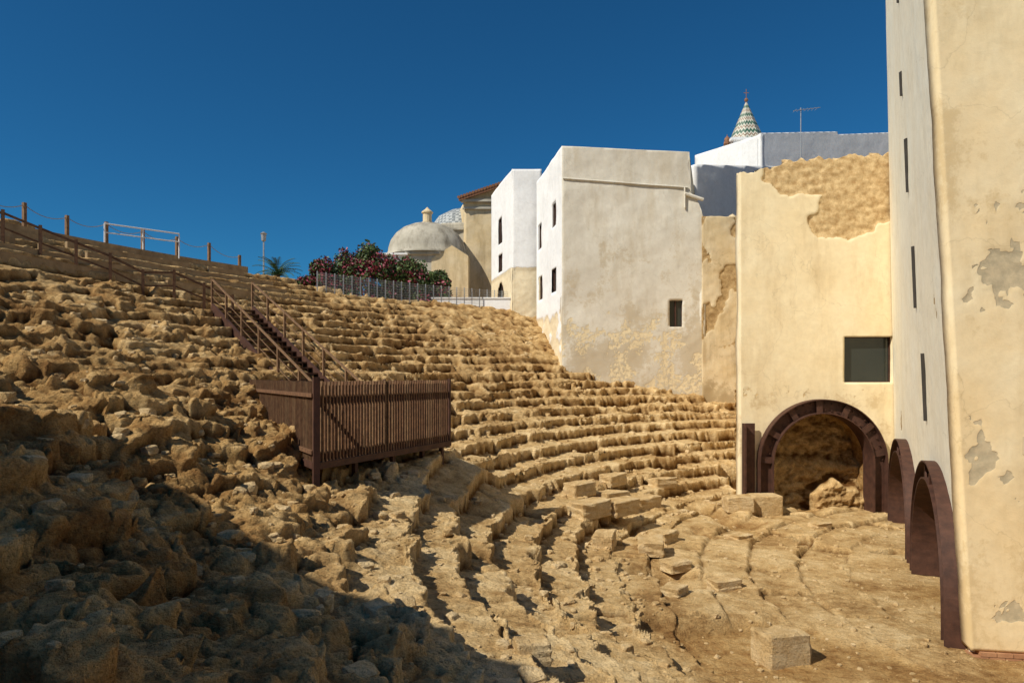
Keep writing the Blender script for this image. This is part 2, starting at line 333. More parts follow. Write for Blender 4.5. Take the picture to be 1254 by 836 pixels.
# ------------------------------------------------------------------ loose rubble
def blob(sub=2):
    import bmesh
    bm=bmesh.new(); bmesh.ops.create_icosphere(bm,subdivisions=sub,radius=1); v=np.array([x.co[:] for x in bm.verts]); f=[[y.index for y in x.verts] for x in bm.faces]; bm.free(); return v,f
bv,bf=blob(2); bf=np.array(bf)
def scatter(name,pts,sizes,sq=.5):
    V=[];F=[];o=0
    for (x,y),sz in zip(pts,sizes):
        z=tz_cache.pop(0)
        v=np.sign(bv)*abs(bv)**sq; n=rng.rand(3)*50
        v=v*(1+.35*pn(bv[:,0]*1.6+n[0],bv[:,1]*1.6+bv[:,2]*1.3+n[1]))[:,None]
        s3=sz*np.array([1,.6+.5*rng.rand(),.4+.35*rng.rand()]); a=rng.rand()*6.28; v=v*s3
        tl=(rng.rand()-.5)*.6; v=np.stack([v[:,0],v[:,1]*math.cos(tl)-v[:,2]*math.sin(tl),v[:,1]*math.sin(tl)+v[:,2]*math.cos(tl)],1)
        v=np.stack([v[:,0]*math.cos(a)-v[:,1]*math.sin(a)+x,v[:,0]*math.sin(a)+v[:,1]*math.cos(a)+y,v[:,2]+z+s3[2]*.2],1)
        V.append(v);F.append(bf+o);o+=len(v)
    V=np.concatenate(V);F=np.concatenate(F); me=bpy.data.meshes.new(name); me.from_pydata(V.tolist(),[],F.tolist()); me.materials.append(M_rock2); me.update()
    ob=bpy.data.objects.new(name,me); link(ob,None); return ob
pts=[];sz=[]
for i in range(8000):
    th=math.radians(rng.uniform(104,226)); u=rng.rand()
    r=rng.uniform(4,13.5) if u<.38 else rng.uniform(13.5,30)
    x,y=CX+r*math.cos(th),CY+r*math.sin(th)
    if math.hypot(x,y)<3: continue
    if x>7.4 and (y>23.3): continue
    if y>33.5 and x>1: continue
    pts.append((x,y))
    s_=.018+.10*rng.rand()**3.5 if r>13.5 else .008+.05*rng.rand()**4
    if r>18 and math.degrees(th)>168: s_*=1.2
    if 104<math.degrees(th)<128 and r>25: s_*=1.8
    sz.append(s_)
pa=np.array(pts); tz_cache=list(terr(pa[:,0],pa[:,1])); scatter('rubble',pts,sz)
def stone_block(x,y,l,w,h,rot,sink=.04,z=None):
    import bmesh
    bm=bmesh.new(); bmesh.ops.create_cube(bm,size=1); bmesh.ops.bevel(bm,geom=bm.edges[:],offset=.05,segments=1,affect='EDGES')
    bmesh.ops.subdivide_edges(bm,edges=bm.edges[:],cuts=4,use_grid_fill=True)
    sd=rng.rand()*40
    for v in bm.verts:
        c=v.co; n=float(fbm(np.array([c.x*2*l+sd+c.z*2]),np.array([c.y*2*w+sd-c.z*3]),3)[0])
        c.x*=l*(1+.14*n); c.y*=w*(1+.14*n); c.z*=h; c.z+=.05*n*h+(.04*n if c.z>0 else 0)
    me=bpy.data.meshes.new('stone_block'); bm.to_mesh(me); bm.free(); me.materials.append(M_rock2)
    o=bpy.data.objects.new('stone_block',me); COL.objects.link(o)
    zz_=max(tz(x+ddx,y+ddy) for ddx in (-l*.3,0,l*.3) for ddy in (-w*.3,0,w*.3)) if z is None else z
    o.location=(x,y,zz_+h/2-sink-.05); o.rotation_euler=((rng.rand()-.5)*.08,(rng.rand()-.5)*.08,rot); return o
for a in [(4.45,11.5,.80,.55,.58,.28),(4.55,14.9,.62,.42,.28,.3),(3.75,15.9,.6,.42,.26,.5),(3.25,13.9,.5,.4,.24,.9),
          (2.1,18.9,1.1,.7,.45,.7),(3.05,19.6,1.2,.6,.42,.8),(3.0,20.9,1.0,.6,.4,.7),(2.0,20.4,.9,.5,.42,.7),(3.3,22.6,.9,.5,.38,.8),(4.2,21.9,1.1,.5,.38,.7),
          (4.0,18.3,.8,.5,.3,.9),(3.4,17.0,.9,.6,.35,1.4),(2.3,17.2,.8,.5,.4,1.3),(7.4,22.7,.9,.6,.5,0.),(5.2,24.,.9,.5,.35,.5),(1.,5.9,.4,.3,.25,.5),(.2,7.,.35,.3,.25,.2),(9.4,21.2,.6,.4,.18,.4),(6.3,19.3,.7,.5,.16,.6)]:
    stone_block(*a)
# ------------------------------------------------------------------ hall with the big arch (cream wall)
hall=empty('cream_arched_building',(10.4,23.6,0))
patch=[(.75,11.35),(.9,13),(5.5,13),(5.5,10.2),(4.5,9.7),(3.9,9.35),(2.7,9.4),(2.2,9.95),(2.9,10.75),(1.6,10.9)]
def mk_arch(U,Z):
    sd=sdpoly(U+.25*fbm(U*1.5,Z*1.5,3,2),Z+.25*fbm(U*1.5,Z*1.5,3,4),patch); st=sm(.5-sd/.15)
    st=np.maximum(st,.5*sm((fbm(U*2.2+5,Z*2.2,4,61)-.12)/.1)*sm(1-abs(Z-4.1)/.8))
    sn=.58*sm((5.2-Z)/1.6)*sm(.5+1.5*fbm(U*.8,Z*.8,3,6))+.3*sm((Z-8.5)/3)*sm(.5+fbm(U*.6,Z*.3,2,9)*1.5)
    return st,sn
topj=lambda u:11.62+.08*u+.12*pn(u*1.7,u*0+3)+.1*pn(u*5,u*0+8)+.25*sm((u-1)/.6)
wall('front_wall',(7.75,23.6),(13.15,23.6),-.3,topj,M_cream,holes=[(3.55,5.2,4.48,6.03)],archs=[(2.72,1.75,1.78,1.78)],mask=mk_arch,parent=hall,res=.06,thick=.4,disp=.012,seed=3,sdepth=.045)
wall('side_wall',(12.0,34.3),(7.77,24.02),-.3,11.7,M_old,parent=hall,res=.3)
b=B(); window(b,(7.75,23.6),(13.15,23.6),3.55,5.2,4.48,6.03,.2,.06,False); b.make('window',[M_rust,M_glass],hall)
nv=48; nd=24; V=[]
for j in range(nd+1):
    y=24.0+2.6*j/nd
    for i in range(nv+1):
        t=i/nv
        if t<.2: x,z=8.72,-.2+(t/.2)*1.95
        elif t>.8: x,z=12.22,-.2+((1-t)/.2)*1.95
        else: a=math.pi*(1-(t-.2)/.6); x,z=10.47+1.75*math.cos(a),1.75+1.75*math.sin(a)
        V.append((x,y,z))
V=np.array(V); n_=fbm(V[:,0]*1.8+V[:,2],V[:,1]*1.8+V[:,2]*2,4,3)*.25; V[:,0]+=np.sign(V[:,0]-10.47)*abs(n_); V[:,2]+=abs(n_)*(V[:,2]>1)
I2=np.arange((nd+1)*(nv+1)).reshape(nd+1,nv+1); q=np.stack([I2[:-1,:-1],I2[1:,:-1],I2[1:,1:],I2[:-1,1:]],-1).reshape(-1,4)
grid_mesh('gallery_vault',V,q,{'cav_shade':np.full(len(V),.5),'pale':np.zeros(len(V))},M_rock,hall)
us=np.linspace(8,13,130); zs_=np.linspace(-.3,4.2,120); U,ZZ=np.meshgrid(us,zs_,indexing='ij')
dd=24.9-.3*sm((1.9-ZZ)/.5)-.6*sm((1.15-.25*abs(U-11.3)-ZZ+.3*fbm(U*1.3,ZZ,2,9))/.2)*sm((U-10.3)/.3)+.22*fbm(U*1.6,ZZ*2.6,4,6)+.09*fbm(U*6,ZZ*7,3,8)
I2=np.arange(U.size).reshape(U.shape); q=np.stack([I2[:-1,:-1],I2[1:,:-1],I2[1:,1:],I2[:-1,1:]],-1).reshape(-1,4)
grid_mesh('gallery_back_rock',np.stack([U,dd,ZZ],-1).reshape(-1,3),q,{'cav_shade':np.clip(.5-(dd-blur(dd,6))*3,0,1),'pale':np.full(U.size,.5)},M_rock,hall)  # recesses of the back rock get the same painted crevice shade
def steel_arch(name,p0,d,uc,zc,rx,rz,w,depth,parent,legz=0,nb=26,back=-.15):
    d=Vector((d[0],d[1],0)).normalized(); n=Vector((d.y,-d.x,0)); p0=Vector((p0[0],p0[1],0)); b=B(); pr=[]
    pr.append((-1,0,legz))
    N_=40
    for i in range(N_+1):
        a=math.pi*(1-i/N_); pr.append((math.cos(a),math.sin(a),None))
    pr.append((1,0,legz))
    def P(c,s,z,off,k):
        x=uc+(rx+k)*c; zz=(zc+(rz+k)*s) if z is None else z
        return p0+d*x+n*off+Vector((0,0,zz))
    def strip(k0,o0,k1,o1,t=.0):
        vs=[]
        for c,s,z in pr: vs+= [P(c,s,z,o0,k0),P(c,s,z,o1,k1)]
        b.add(vs,[(2*i,2*i+1,2*i+3,2*i+2) for i in range(len(pr)-1)])
    for k,ts in ((0,.03),(w,.03)):
        s_=1 if k==0 else -1; bk=back if k==0 else -.05
        strip(k,bk,k,depth); strip(k+s_*ts,bk,k+s_*ts,depth); strip(k,depth,k+s_*ts,depth); 
    strip(0,depth*.35,w,depth*.35); strip(0,depth*.35-.03,w,depth*.35-.03)
    for i in range(nb):
        a=math.pi*(1-(i+.5)/nb); c,s=math.cos(a),math.sin(a)
        for kk in (.25,.75):
            q0=P(c,s,None,depth*.35,w*kk); b.tube(q0,q0+n*.05,.028,n=6)
        if i%4==0:
            A=P(c,s,None,depth*.35,.02); C=P(c,s,None,depth*.35,w-.02); b.beam(A+n*depth*.3,C+n*depth*.3,.025,depth*.6)
    return b.make(name,M_rust,parent)
steel_arch('steel_arch',(7.75,23.6),(1,0),2.72,1.75,1.68,1.68,.48,.34,hall,back=-.42)
b=B(); b.box((7.98,23.42,1.55),(.42,.05,3.1)); b.box((7.80,23.30,1.55),(.05,.3,3.1)); b.make('steel_jamb',M_rust,hall)
b=B(); b.box((8.35,23.0,.40),(1.0,.7,.75),.05); b.make('plinth',M_rock2,hall,bev=.04)
# ------------------------------------------------------------------ tall building at the right
tall=empty('tall_yellow_building',(9,11.6,0))
pA=(13.05,23.58); pB=(7.68,11.6); Lw=math.hypot(5.37,11.98)
dv=(np.array(pB)-np.array(pA))/Lw; pBs=(pB[0]-dv[0]*.19,pB[1]-dv[1]*.19)
def tL(t): return (1-t)*Lw
lean=lambda f,z:(-(.0205+.037*f)*np.clip(z,0,None),0*z)
def mk_r(U,Z):
    sn=.35*sm(.3+1.4*fbm(U*.4,Z*.25,3,15))+.35*sm((2.2-Z)/2)*sm(.5+fbm(U,Z,2,3))
    st=sm((fbm(U*.7+4,Z*.45,4,19)-.42)/.05)*sm((9-Z)/4)
    return st,sn
slits=[(tL(.41),tL(.385),6.3,7.75),(tL(.46),tL(.44),9.2,10.5),(tL(.51),tL(.49),11.8,12.4),(tL(.5),tL(.48),14.1,14.5),(tL(.33),tL(.31),3.7,5.2)]
aA=(tL(.69),.55,2.55,2.05); aB=(tL(.225),.45,2.35,2.2)
wall('side_wall',pA,pBs,-.3,21,M_pale,holes=[],archs=[aA,aB],mask=mk_r,lean=lean,res=.08,thick=.35,parent=tall,disp=.012,seed=8,sdepth=.015)
pC=(13.6,10.6)
def mk_f(U,Z):
    wu=U+.35*fbm(U*1.6,Z*1.6,4,2); wz=Z+.35*fbm(U*1.6,Z*1.6,4,7)
    st=np.zeros(U.shape)
    for P_,w_ in (([(.12,2.9),(.5,3.0),(.8,2.7),(.65,3.5),(.3,4.0),(.1,3.9)],.1),([(.2,5.9),(1.6,5.85),(1.6,6.9),(.7,6.8),(.3,6.6)],.1),([(.4,7.3),(1.4,7.4),(1.6,7.2),(1.6,7.8),(.6,7.7)],.1),([(.2,.7),(1.2,.5),(1.3,1.0),(.4,1.1)],.1)):
        st=np.maximum(st,sm(.28-sdpoly(wu,wz,P_)/.25+2.1*(fbm(U*4,Z*4,4,41))-.2))
    sn=.65*sm(.35+1.3*fbm(U*.5,Z*.35,3,25))+.4*sm((1.5-Z)/1.5)
    return st*.9,sn
lean2=lambda f,z:(-.0575*np.clip(z,0,None)*(1-.3*f),0*z)
wall('front_wall',pB,pC,.12,21,M_yellow,mask=mk_f,lean=lean2,res=.05,thick=.35,parent=tall,disp=.01,seed=12,sdepth=.010)
b=B()
d_=Vector((pC[0]-pB[0],pC[1]-pB[1],0)).normalized()
for row in range(2):
    for i in range(20):
        u=.0+i*.25+(row%2)*.12; c=Vector((*pB,0))+d_*(u+.12); b.box((c.x+.02,c.y+.10,.0+row*.075+.0),(.235,.3,.065),math.atan2(d_.y,d_.x))
b.make('brick_footing',M_brick,tall)
steel_arch('steel_arch_far',pA,dv,aA[0],aA[1],aA[2]-.10,aA[3]-.10,.38,.35,tall,nb=22,back=-.6)
steel_arch('steel_arch_near',pA,dv,aB[0],aB[1],aB[2]-.10,aB[3]-.10,.38,.35,tall,nb=22,back=-.6)
inw=np.array([12,-5.37])/13.15
def off(p,k): return (p[0]+inw[0]*k,p[1]+inw[1]*k)
b=B(); a0=off(pA,2.2); a1=off(pB,2.2); 
b.prism([off(pA,.4),(a0[0],a0[1]),(a1[0],a1[1]),off(pBs,.4)],3.4,3.7); b.prism([a0,off(pA,3.6),off(pB,3.6),a1],-.3,3.5); b.make('gallery',M_old,tall)
b=B(); b.prism([(13.3,24),(30,24),(30,11),(13.4,10.8),off(pB,5)],3.8,20.9)
b.make('upper_storeys',M_pale,tall)
b=B()
for (u0,u1,z0,z1) in slits:
    u=(u0+u1)/2; c=np.array(pA)+dv*u; f=u/Lw; k_=-(.0205+.037*f)
    b.beam((c[0]+k_*z0,c[1],z0),(c[0]+k_*z1,c[1],z1),.10,.10)
b.make('dark_slit_bars',M_dark,tall)  # dark bars on the unpierced wall, coloured to pass for shaded slits
# ------------------------------------------------------------------ white building (centre)
wb=empty('white_plaster_building',(6,34,4))
zt=lambda u:np.interp(u,[0,6.28,6.30,6.6,6.9,7.05],[15.95,15.65,13.7,13.4,12.65,11.9])
def mk_w(U,Z):
    st=.9*sm((8.4-Z+1.8*fbm(U*.4,Z*.4,3,5))/1.8)*sm(.6+fbm(U*.9,Z*.9,4,6)*1.2)*.8
    sn=.42*sm((14.-Z)/4)*sm(.5+1.2*fbm(U*.5,Z*.5,3,7))+.38*sm((9.5-Z)/4)+.3*sm(.2+1.5*fbm(U*.9,Z*.25,3,8))
    return np.clip(st,0,.52),sn
wall('front_wall',(2.44,34),(9.49,34),2.,zt,M_white,holes=[(5.28,5.93,7.1,8.4)],mask=mk_w,parent=wb,res=.1,thick=.35,disp=.03,seed=31,sdepth=.02)
wh=[(.5,1.5,11.9,13.3),(4.2,5.2,12.4,13.6),(.7,1.7,9.0,10.3),(4.3,5.3,9.0,10.2)]
wall('left_wall',(1.43,40.5),(2.44,34.0),4.,15.95,M_lime,holes=wh,mask=lambda U,Z:(.9*sm((8.6-Z)/1.)*sm(.9+fbm(U,Z,3,2))*.8,.3*sm((9-Z)/2)),parent=wb,res=.12,thick=.02,disp=.03,seed=33)
wall('right_wall',(9.49,34),(9.9,40.5),2.,12.,M_white,parent=wb,res=.3,thick=.3)
b=B(); window(b,(2.44,34),(9.49,34),5.28,5.93,7.1,8.4,.2,.06)
for h in wh: window(b,(1.43,40.5),(2.44,34),*h,.12,.07)
b.make('windows',[M_rust,M_glass],wb)
b=B(); b.prism([(2.7,34.4),(8.6,34.4),(8.7,40.4),(1.75,40.4)],15.0,15.3); b.prism([(8.35,34.4),(8.7,34.35),(8.8,40.4),(8.4,40.4)],12,15.62); b.prism([(2.7,34.5),(9.3,34.5),(9.5,40.3),(1.8,40.3)],3,12); b.make('roof_and_core',M_white,wb)
b=B(); pr=[(2.5,33.97,14.35),(4.5,33.96,14.2),(6.8,33.96,14.02),(8.6,33.96,13.9)]
for a,c in zip(pr,pr[1:]): b.tube(a,c,.05,n=6)
b.tube((8.45,33.93,13.9),(8.45,33.93,12.9),.05,n=6); b.tube((8.45,33.93,13.6),(9.35,33.93,13.3),.09,n=8); b.make('drain_pipe',M_white,wb)
def mk_o(U,Z):
    st=sm((fbm(U*.8+2,Z*.5+1,4,51)-.05)/.1)*sm((Z-4.5)/3); return st*.85,.6*sm((6-Z)/3)+.4*sm(.5+fbm(U*.7,Z*.5,2,5))
wall('old_party_wall',(9.3,33.96),(12.2,33.96),2.,lambda u:12.5+.05*pn(u*3,u*0),M_old,mask=mk_o,res=.08,thick=.4,disp=.05,seed=41)
wall('white_party_wall',(9.55,36.3),(18.5,42.3),4,lambda u:np.interp(u,[0,10.8],[15.75,17.4]),M_lime,res=.25,thick=.3)
up=empty('white_rooftop_building',(20,46,10))
wall('front_wall',(16.3,45.5),(27.5,50.5),8,lambda u:np.interp(u,[0,7,7.02,12.3],[20.6,21.7,21.5,22.4]),M_lime,res=.1,thick=.3,parent=up,disp=.01)
wall('left_wall',(13.7,52),(16.3,45.5),8,lambda u:np.interp(u,[0,7],[21.2,20.5]),M_lime,res=.25,thick=.3,parent=up,disp=.01)
b=B(); b.prism([(14.3,52),(16.6,46.2),(27,50.8),(25,58)],9,20.3); b.make('roof_terrace',M_lime,up)
b=B(); b.tube((19.1,45.9,15),(19.1,45.9,22.4),.035); b.tube((18.6,45.9,22.2),(20.3,45.7,22.35),.02)
for i in range(7): x=18.7+i*.24; b.beam((x,45.6,22.22+i*.02),(x,46.2,22.22+i*.02),.015)
b.make('aerial_mast',M_metal,up)
sp=empty('church_tower',(18.9,56,20))
m,nt,p=mat_new('zigzag_tiles'); tc=N(nt,'ShaderNodeTexCoord').outputs['Object']; sx=N(nt,'ShaderNodeSeparateXYZ'); nt.links.new(tc,sx.inputs[0])
an=math_(nt,'ARCTAN2',sx.outputs[1],sx.outputs[0]); pp=math_(nt,'PINGPONG',math_(nt,'MULTIPLY',an,24/6.2832),.5)
zz=math_(nt,'FRACT',math_(nt,'ADD',math_(nt,'MULTIPLY',sx.outputs[2],1.35),math_(nt,'MULTIPLY',pp,.6)))
nt.links.new(ramp(nt,zz,[(0,(.05,.12,.08)),(.35,(.52,.50,.42)),(.62,(.20,.11,.06)),(.78,(.52,.50,.42))],'CONSTANT'),p.inputs['Base Color']); p.inputs['Roughness'].default_value=.5
b=B(); b.lathe((0,0,0),[(1.5,0),(1.45,.1),(.06,3.4),(0,3.45)],8,a0=.39); o=b.make('tiled_spire',m); o.location=(18.9,56,23.35); o.parent=sp; o.matrix_parent_inverse=Matrix.Translation(-Vector(sp.location))
b=B(); b.box((18.9,56,21.6),(3.0,3.0,3.2)); b.box((18.9,56,23.25),(3.5,3.5,.2)); b.box((18.9,56,20),(4.2,4.2,2)); b.make('belfry',M_lime,sp)
b=B(); b.lathe((18.9,56,26.75),[(0,0),(.13,.08),(.16,.2),(.08,.32),(0,.34)],12); b.tube((18.9,56,27),(18.9,56,27.8),.025); b.beam((18.7,56,27.5),(19.1,56,27.5),.04); 
for x,y,z in ((17.05,55,22.9),(16.7,54,22.3),(22.0,56,23.4),(16.2,53.5,21.)):
    b.tube((x,y,z-1.2),(x,y,z),.2); b.lathe((x,y,z),[(.1,0),(.3,.05),(.1,.2),(.24,.42),(.2,.6),(.05,.75),(0,.95)],12)
b.make('finials',M_tile,sp)
b=B(); g_=[(15.6,20),(18.5,20),(18.5,22.9),(17.0,22.7),(16.3,22.0),(15.9,21.)]; n6=len(g_); b.add([(x,54,z) for x,z in g_]+[(x,54.6,z) for x,z in g_],[tuple(range(n6)),tuple(range(n6,2*n6))[::-1]]+[(i,n6+i,n6+(i+1)%n6,(i+1)%n6) for i in range(n6)]); b.make('curved_gable',M_lime,sp)
# ------------------------------------------------------------------ townhouse and church at the back
h2=empty('white_townhouse',(0,41,8))
wall('front_wall',(0,41),(1.75,41),6.5,16.9,M_lime,mask=lambda U,Z:(.8*sm((11.4-Z)/.5)*1.,.3*sm((11-Z)/2)),res=.12,thick=.3,parent=h2,disp=.03,seed=4)
hh=[(2.3,3.4,13.1,14.7),(2.3,3.4,11.3,12.4)]
wall('side_wall',(-1.4,47),(0,41),6.5,16.9,M_lime,holes=hh,archs=[(2.8,9.6,1.,1.)],mask=lambda U,Z:(.8*sm((11.4-Z)/.5),.3*sm((11-Z)/2)),res=.12,thick=.02,parent=h2,disp=.03,seed=5)
b=B()
for h in hh: window(b,(-1.4,47),(0,41),*h,.12,.07)
window(b,(-1.4,47),(0,41),1.8,3.8,6.6,10.7,.15,.08); b.make('windows',[M_rust,M_glass],h2)
b=B(); b.prism([(.3,41.4),(6,41.4),(6,47),(-1.,47)],6.5,16.2); b.make('core',M_lime,h2)
ch=empty('church_transept',(-2,50,9))
wall('wall',(-3.4,50),(.2,50),8,17.3,M_old,holes=[],res=.15,thick=.3,parent=ch,disp=.04,seed=51)
wall('apse_wall',(-5.2,51),(-3.2,50.6),8,15.9,M_dome,res=.15,thick=.3,parent=ch,disp=.04,seed=52)
wall('flank_wall',(-4.6,56),(-3.4,50),8,17.3,M_old,res=.2,thick=.02,parent=ch)
b=B(); b.prism([(-3.1,50.3),(.2,50.3),(.2,56),(-4.2,56)],8,17.2); b.prism([(-4.9,51.4),(-3.3,51),(-3.3,56),(-5,56)],8,15.8); b.make('core',M_old,ch)
b=B(); b.box((-1.6,49.95,16.75),(3.9,.25,.15)); b.box((-1.6,49.85,17.25),(4.1,.4,.18)); b.box((-4.2,50.7,15.4),(2.1,.3,.14)); b.make('cornice',M_dome,ch)
b=B()
ra_=[(-3.8,49.45,17.38),(.7,49.45,18.9),(1.0,55,20.2),(-3.5,55,18.4)]
b.add(ra_+[(x,y,z-.22) for x,y,z in ra_],[(0,1,2,3),(7,6,5,4),(0,4,5,1),(1,5,6,2),(3,2,6,7),(0,3,7,4)])
for i in range(23):
    t=i/22; p0=Vector(ra_[0]).lerp(Vector(ra_[1]),t); p1=Vector(ra_[3]).lerp(Vector(ra_[2]),t); b.tube(p0+Vector((0,-.06,.03)),p1+Vector((0,0,.03)),.11,n=8)
b.make('tile_roof',M_tile,ch)
b=B(); b.add([(-3.4,49.98,17.2),(.2,49.98,17.2),(.2,49.98,18.6),(-3.4,49.98,17.4),(-3.4,50.3,17.2),(.2,50.3,17.2),(.2,50.3,18.6),(-3.4,50.3,17.4)],[(0,1,2,3),(7,6,5,4),(0,3,7,4),(1,5,6,2)]); b.make('gable_infill',M_old,ch)
m,nt,p=mat_new('patterned_tiles'); tc=N(nt,'ShaderNodeTexCoord').outputs['Object']; ck=N(nt,'ShaderNodeTexChecker'); ck.inputs['Scale'].default_value=4.; nt.links.new(tc,ck.inputs[0]); ck.inputs[1].default_value=(.40,.42,.42,1); ck.inputs[2].default_value=(.16,.18,.19,1); nt.links.new(ck.outputs[0],p.inputs[0]); p.inputs['Roughness'].default_value=.7
b=B(); b.lathe((-3.6,54.5,15.6),[(2.9,0),(2.75,.7),(2.2,1.45),(1.3,1.95),(.4,2.1),(0,2.12)],32); b.make('tiled_cupola',m,ch,smooth=True)
dm=empty('domed_chapel',(-6.1,50,9))
b=B(); b.lathe((-6.1,50,13.25),[(3.0,-.05),(3.0,.1),(2.82,.15),(2.78,.55),(2.6,1.1),(2.25,1.6),(1.75,2.0),(1.1,2.28),(.4,2.4),(.4,2.5)],48); b.make('dome',M_dome,dm,smooth=True)
b=B(); b.lathe((-6.1,50,15.6),[(.45,0),(.45,.12),(.32,.15),(.32,.75),(.42,.8),(.42,.88),(.2,1.05),(0,1.25)],12); b.make('lantern',M_old,dm)
b=B(); b.lathe((-6.1,50,0),[(2.75,8),(2.75,12.9),(2.95,13.),(2.95,13.25)],8,a0=.39); b.make('drum',M_dome,dm)
b=B(); vs=[(-5.5,47.4,8),(-3.0,47.4,8),(-3.,47.4,12.9),(-4.1,47.4,13.6),(-5.5,47.4,12.7)]; b.add(vs+[(x,49,z) for x,y,z in vs],[(0,1,2,3,4),(9,8,7,6,5)]+[(i,(i+1)%5,5+(i+1)%5,5+i) for i in range(5)][::1]); b.make('porch_gable',M_old,dm)
b=B(); b.box((-8.0,47.8,11),(1.6,1.,3.9)); b.box((-8.,47.7,12.98),(1.8,1.2,.12)); b.make('whitewashed_annex',M_lime,dm)
b=B(); b.box((-2.2,41.5,8.9),(5.2,.3,.8)); b.box((-2.2,41.5,9.33),(5.3,.4,.08)); b.make('low_boundary_wall',M_lime)
# ------------------------------------------------------------------ rim fence (metal mesh)
b=B(); P_=[]
for i in range(27):
    th=math.radians(141.5-i*.9); r=33.2; x,y=CX+r*math.cos(th),CY+r*math.sin(th); P_.append((x,y))
for i,pv in enumerate(P_):
    b.tube((pv[0],pv[1],8.2),(pv[0],pv[1],9.85),.03,n=6)
    if i+1<len(P_):
        q_=P_[i+1]
        for k in range(8): z=8.85+k*.135; b.tube((pv[0],pv[1],z),(q_[0],q_[1],z),.006,n=4)
        for k in range(1,6): t=k/6; b.tube((pv[0]+(q_[0]-pv[0])*t,pv[1]+(q_[1]-pv[1])*t,8.8),(pv[0]+(q_[0]-pv[0])*t,pv[1]+(q_[1]-pv[1])*t,9.8),.005,n=4)
b.make('mesh_fence',M_metal)
# ------------------------------------------------------------------ timber platform with slatted balustrade
pf=empty('slatted_timber_fence',(-3.5,12.4,3.2))
C=Vector((-3.5,12.4,0)); D_=Vector((-1.5,16.6,0)); A_=Vector((-6.9,18.2,0)); zb,ztp=3.13,4.60
for nm,p_,q_ in (('front_slats',C,D_),('rear_slats',C,A_)):
    b=B(); L=(q_-p_).length; d=(q_-p_).normalized(); rz=math.atan2(d.y,d.x); n=int(L/.095)
    for i in range(n):
        c=p_+d*(.06+i*.095); dz=random.uniform(-.008,.008)
        b.box((c.x,c.y,(zb+ztp)/2+dz),(.030,.06,ztp-zb),rz+random.uniform(-.04,.04),random.choice([0,0,1]))
    for z in (zb+.2,ztp-.25): b.beam(Vector((p_.x,p_.y,z))+Vector((-d.y,d.x,0))*.06,Vector((q_.x,q_.y,z))+Vector((-d.y,d.x,0))*.06,.05,.07,0)
    b.make(nm,[M_wood,M_wood2],pf)
b=B()
b.box((C.x,C.y,(2.3+ztp+.08)/2),(.11,.11,ztp+.08-2.3),.5)
for t in (.28,.55,.8,.98):
    c=C+(D_-C)*t; z=tz(c.x,c.y)-.3; b.box((c.x-.15,c.y+.07,(z+3.2)/2),(.09,.09,3.2-z),1.1)
b.box((C.x+.87,C.y+1.9,(zb+ztp)/2),(.05,.05,ztp-zb+.06),1.1); b.box((D_.x,D_.y,(zb+ztp)/2),(.06,.06,ztp-zb+.06),1.1)
for t in (.3,.6,.95):
    c=C+(A_-C)*t; z=tz(c.x,c.y)-.3; b.box((c.x,c.y+.12,(z+ztp)/2),(.08,.08,ztp-z),1.)
b.beam((C.x,C.y,zb-.04),(D_.x,D_.y,zb-.04),.12,.12); b.beam((C.x,C.y,zb-.04),(A_.x,A_.y,zb-.04),.12,.12)
b.make('steel_posts',M_rust,pf)
b=B(); b.prism([(C.x,C.y+.2),(D_.x-.1,D_.y),(-4.6,20.2),(A_.x+.1,A_.y)],3.08,3.16); b.make('deck',M_wood2,pf)
# ------------------------------------------------------------------ staircase
stc=empty('timber_staircase',(-6.8,21,5))
T0=Vector((-9.9,24.6,7.0)); T1=Vector((-4.3,18.2,3.2)); hd=Vector((T1.x-T0.x,T1.y-T0.y,0)).normalized(); sd_=Vector((hd.y,-hd.x,0)); W=.7
b=B()
for s_ in (-W,W): b.beam(T0+sd_*s_+Vector((0,0,.05)),T1+sd_*s_+Vector((0,0,.05)),.08,.34)
for t in (.25,.6,.9):
    for s_ in (-W,W):
        c=T0+(T1-T0)*t+sd_*s_; b.beam(c,(c.x,c.y,tz(c.x,c.y)-.3),.1,.1)
b.make('stringers',M_rust,stc)
b=B(); n=22
for i in range(n):
    c=T0+(T1-T0)*((i+.5)/n); b.box((c.x,c.y,c.z+.1),(.33,1.35,.045),math.atan2(hd.y,hd.x))
b.make('treads',M_wood,stc)
b=B()
for s_ in (-W,W):
    for i in range(7):
        c=T0+(T1-T0)*(i/6)+sd_*s_; b.box((c.x,c.y,c.z+.55),(.07,.07,1.05),math.atan2(hd.y,hd.x))
    for k in (1.05,.75,.45): b.beam(T0+sd_*s_+Vector((0,0,k)),T1+sd_*s_+Vector((0,0,k)),.05 if k>1 else .015,.05 if k>1 else .015)
b.make('handrails',M_wood2,stc)
rl=empty('timber_railing',(-13,22,8)); b=B()
Q0=Vector((-17.0,20.0,0)); Q1=Vector((-9.9,24.6,0)); n=9; prev=None
for i in range(n+1):
    c=Q0+(Q1-Q0)*(i/n); c.z=max(tz(c.x,c.y),tz(c.x+.25,c.y-.25))-.1; b.box((c.x,c.y,c.z+.35),(.09,.09,1.4),.5)
    if prev is not None:
        b.beam(prev+Vector((0,0,.95)),c+Vector((0,0,.95)),.05,.07); b.beam(prev+Vector((0,0,.5)),c+Vector((0,0,.5)),.03,.05)
    prev=c
b.make('rail',M_wood,rl)
b=B()
for row in range(5):
    pr=None
    for i in range(30):
        th=math.radians(146+i*1.5); r=31.2+row*.95; z=.45*(r-R0)+.1; c=Vector((CX+r*math.cos(th),CY+r*math.sin(th),z))
        if pr is not None and random.random()>.08: b.beam(pr,c,.12,.3)
        pr=c
b.make('terrace_sleepers',simple('sleeper_timber',(.24,.16,.08),(.40,.29,.16),3,.9,.5,.02))
